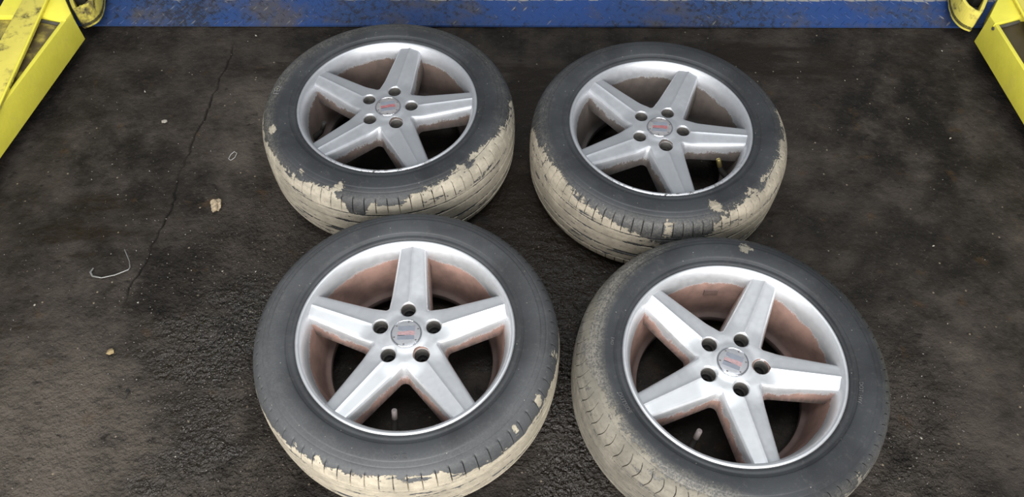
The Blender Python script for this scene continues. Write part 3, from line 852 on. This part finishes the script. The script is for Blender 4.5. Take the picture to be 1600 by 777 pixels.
# ------------------------------------------------------------------ litter on the floor
def chip(name, x, y, r, mat, label, group=None, seed=0, flat=.55, cat='chip'):
    bm = bmesh.new(); bmesh.ops.create_icosphere(bm, subdivisions=3 if r > .01 else 1, radius=1)
    rs = random.Random(seed)
    ph = [rs.uniform(0, 6) for _ in range(6)]
    for v in bm.verts:
        c = v.co
        k = 1 + .22 * math.sin(3.1 * c.x + ph[0]) * math.cos(2.7 * c.y + ph[1]) + .14 * math.sin(6.3 * c.y + ph[2] + 4 * c.z) + .10 * math.sin(9 * c.x + ph[3]) * math.sin(8 * c.z + ph[4])
        k += rs.uniform(-.08, .08)
        v.co = Vector((c.x * k * r, c.y * k * r * .85, c.z * k * r * flat))
    zmin = min(v.co.z for v in bm.verts)
    for v in bm.verts: v.co.z -= zmin
    o = bm_obj(name, bm, None, [mat], 25); o.location = (x, y, -.0015); o.rotation_euler = (0, 0, rs.uniform(0, 6))
    return tag(o, label, cat, group)
chip('concrete_chip', -.756, 1.213, .0175, M_stone, 'crumbly tan concrete chip on the bare floor left of the wheels', seed=5, cat='stone')
chip('white_chip', -.963, 1.504, .0085, M_white, 'small off-white flake on the floor between left lift arm and crack', seed=9)
chip('tan_chip', -.905, .800, .009, M_tan, 'ochre crumb on the floor below the bent wire', seed=11)
CH = [(-.78, 1.86, 'pale stone chip by the blue plate, above the top of the crack'), (-.62, 1.02, 'pale stone chip on gritty floor below the tan stone, beside the near left tyre'),
      (-.96, 1.33, 'stone chip left of the crack, between white flake and bent wire'), (-1.02, 1.25, 'stone chip up and left of the bent wire, nearest to it on that side'),
      (-.70, 1.02, 'stone chip below the tan concrete chip, right of the crack'), (-.88, .93, 'stone chip just below the foot of the crack'),
      (-.95, .46, 'stone chip in the bottom left corner of the floor, left of the dark nail'), (-.54, .44, 'pale stone chip at the bottom edge beside the near left tyre'),
      (-.70, .56, 'stone chip on the dark oil streak at lower left'), (.96, 1.70, 'stone chip on the dry floor right of the far right tyre, nearest the blue plate'),
      (1.20, 1.48, 'stone chip near the right lift arm, halfway down its length'), (1.05, 1.12, 'stone chip alone on the floor right of the far right tyre'),
      (1.02, .90, 'stone chip up and right of the near right tyre'), (.88, .62, 'stone chip on the rough floor beside the near right tyre'),
      (1.28, 1.83, 'stone chip at the nose of the right lift arm'), (-1.12, .92, 'stone chip at the left edge, below the bent wire'), (-1.05, 1.62, 'stone chip beside the left lift arm')]
proto = None
for i, (cx_, cy_, lb) in enumerate(CH):
    if proto is None:
        o = proto = chip('stone_chip', cx_, cy_, .0036, M_white, lb, 'tiny stone chips on the floor', seed=20)
    else:
        o = proto.copy(); C.objects.link(o); o.location = (cx_, cy_, -.0015); k = random.uniform(.6, 1.1); o.scale = (k, k * random.uniform(.6, 1), k); o.rotation_euler = (0, 0, random.uniform(0, 6))
        o['label'] = lb

# bent wire
bm = bmesh.new()
tube(bm, [(-1.012, 1.022, .004), (-1.016, 1.010, .003), (-1.008, 1.000, .002), (-.985, .996, .002), (-.955, 1.004, .003), (-.926, 1.018, .005), (-.9235, 1.024, .006), (-.930, 1.042, .005), (-.953, 1.078, .003)], [.0016, .003, .0024, .0017, .0015, .0015, .0015, .0015, .0014], 8)
tag(bm_obj('bent_wire', bm, None, [M_wire], 60), 'thin bent metal wire hook lying on the floor at left', 'wire')
# curl of plastic
bm = bmesh.new()
tube(bm, [(-.752, 1.370, .001), (-.744, 1.378, .002), (-.741, 1.392, .003), (-.749, 1.398, .003), (-.757, 1.388, .002), (-.760, 1.374, .001), (-.753, 1.369, .001)], .0011, 6)
tag(bm_obj('plastic_curl', bm, None, [M_plastic], 60), 'small grey loop of plastic shaving beside the far left tyre', 'shaving')
# dark nail
bm = bmesh.new()
tube(bm, [(-.842, .684, .002), (-.839, .703, .003)], .0012, 8); tube(bm, [(-.8395, .7035, .0008), (-.839, .7050, .0058)], [.0042, .0045], 10)
tag(bm_obj('nail', bm, None, [M_darkbar], 40), 'short dark nail lying on the stained floor at lower left', 'nail')
# loose grit
V = []; F = []
def grit(n, cx_, cy_, sx, sy):
    for _ in range(n):
        x_, y_ = random.gauss(cx_, sx), random.gauss(cy_, sy)
        if not (-1.3 < x_ < 1.35 and .4 < y_ < 1.88): continue
        if any(math.hypot(x_ - a, y_ - b) < .325 for a, b in ((-.3135, 1.3947), (.3589, 1.3364), (-.2141, .7594), (.4457, .7045))): continue
        r = random.uniform(.0006, .0022); b = len(V); a0 = random.uniform(0, 6)
        for k in range(4):
            q = r * random.uniform(.7, 1.3); V.append((x_ + q * math.cos(a0 + k * 1.57), y_ + q * math.sin(a0 + k * 1.57), -.0028))
        V.append((x_ + random.uniform(-.3, .3) * r, y_, -.0028 + r * random.uniform(.7, 1.5)))
        for k in range(4): F.append((b + k, b + (k + 1) % 4, b + 4))
for args in ((900, -.6, .85, .18, .2), (900, -.6, .5, .25, .15), (700, .12, .6, .08, .25), (500, .86, .6, .1, .2), (900, -.85, .75, .35, .35), (700, 0, 1.3, .9, .5), (300, .03, 1.1, .08, .12)): grit(*args)
o = mesh_obj('loose_grit', from_arrays('loose_grit', V, F, False), None, [M_grit], 'stuff')
tag(o, 'fine loose grit scattered over the concrete floor', 'grit')
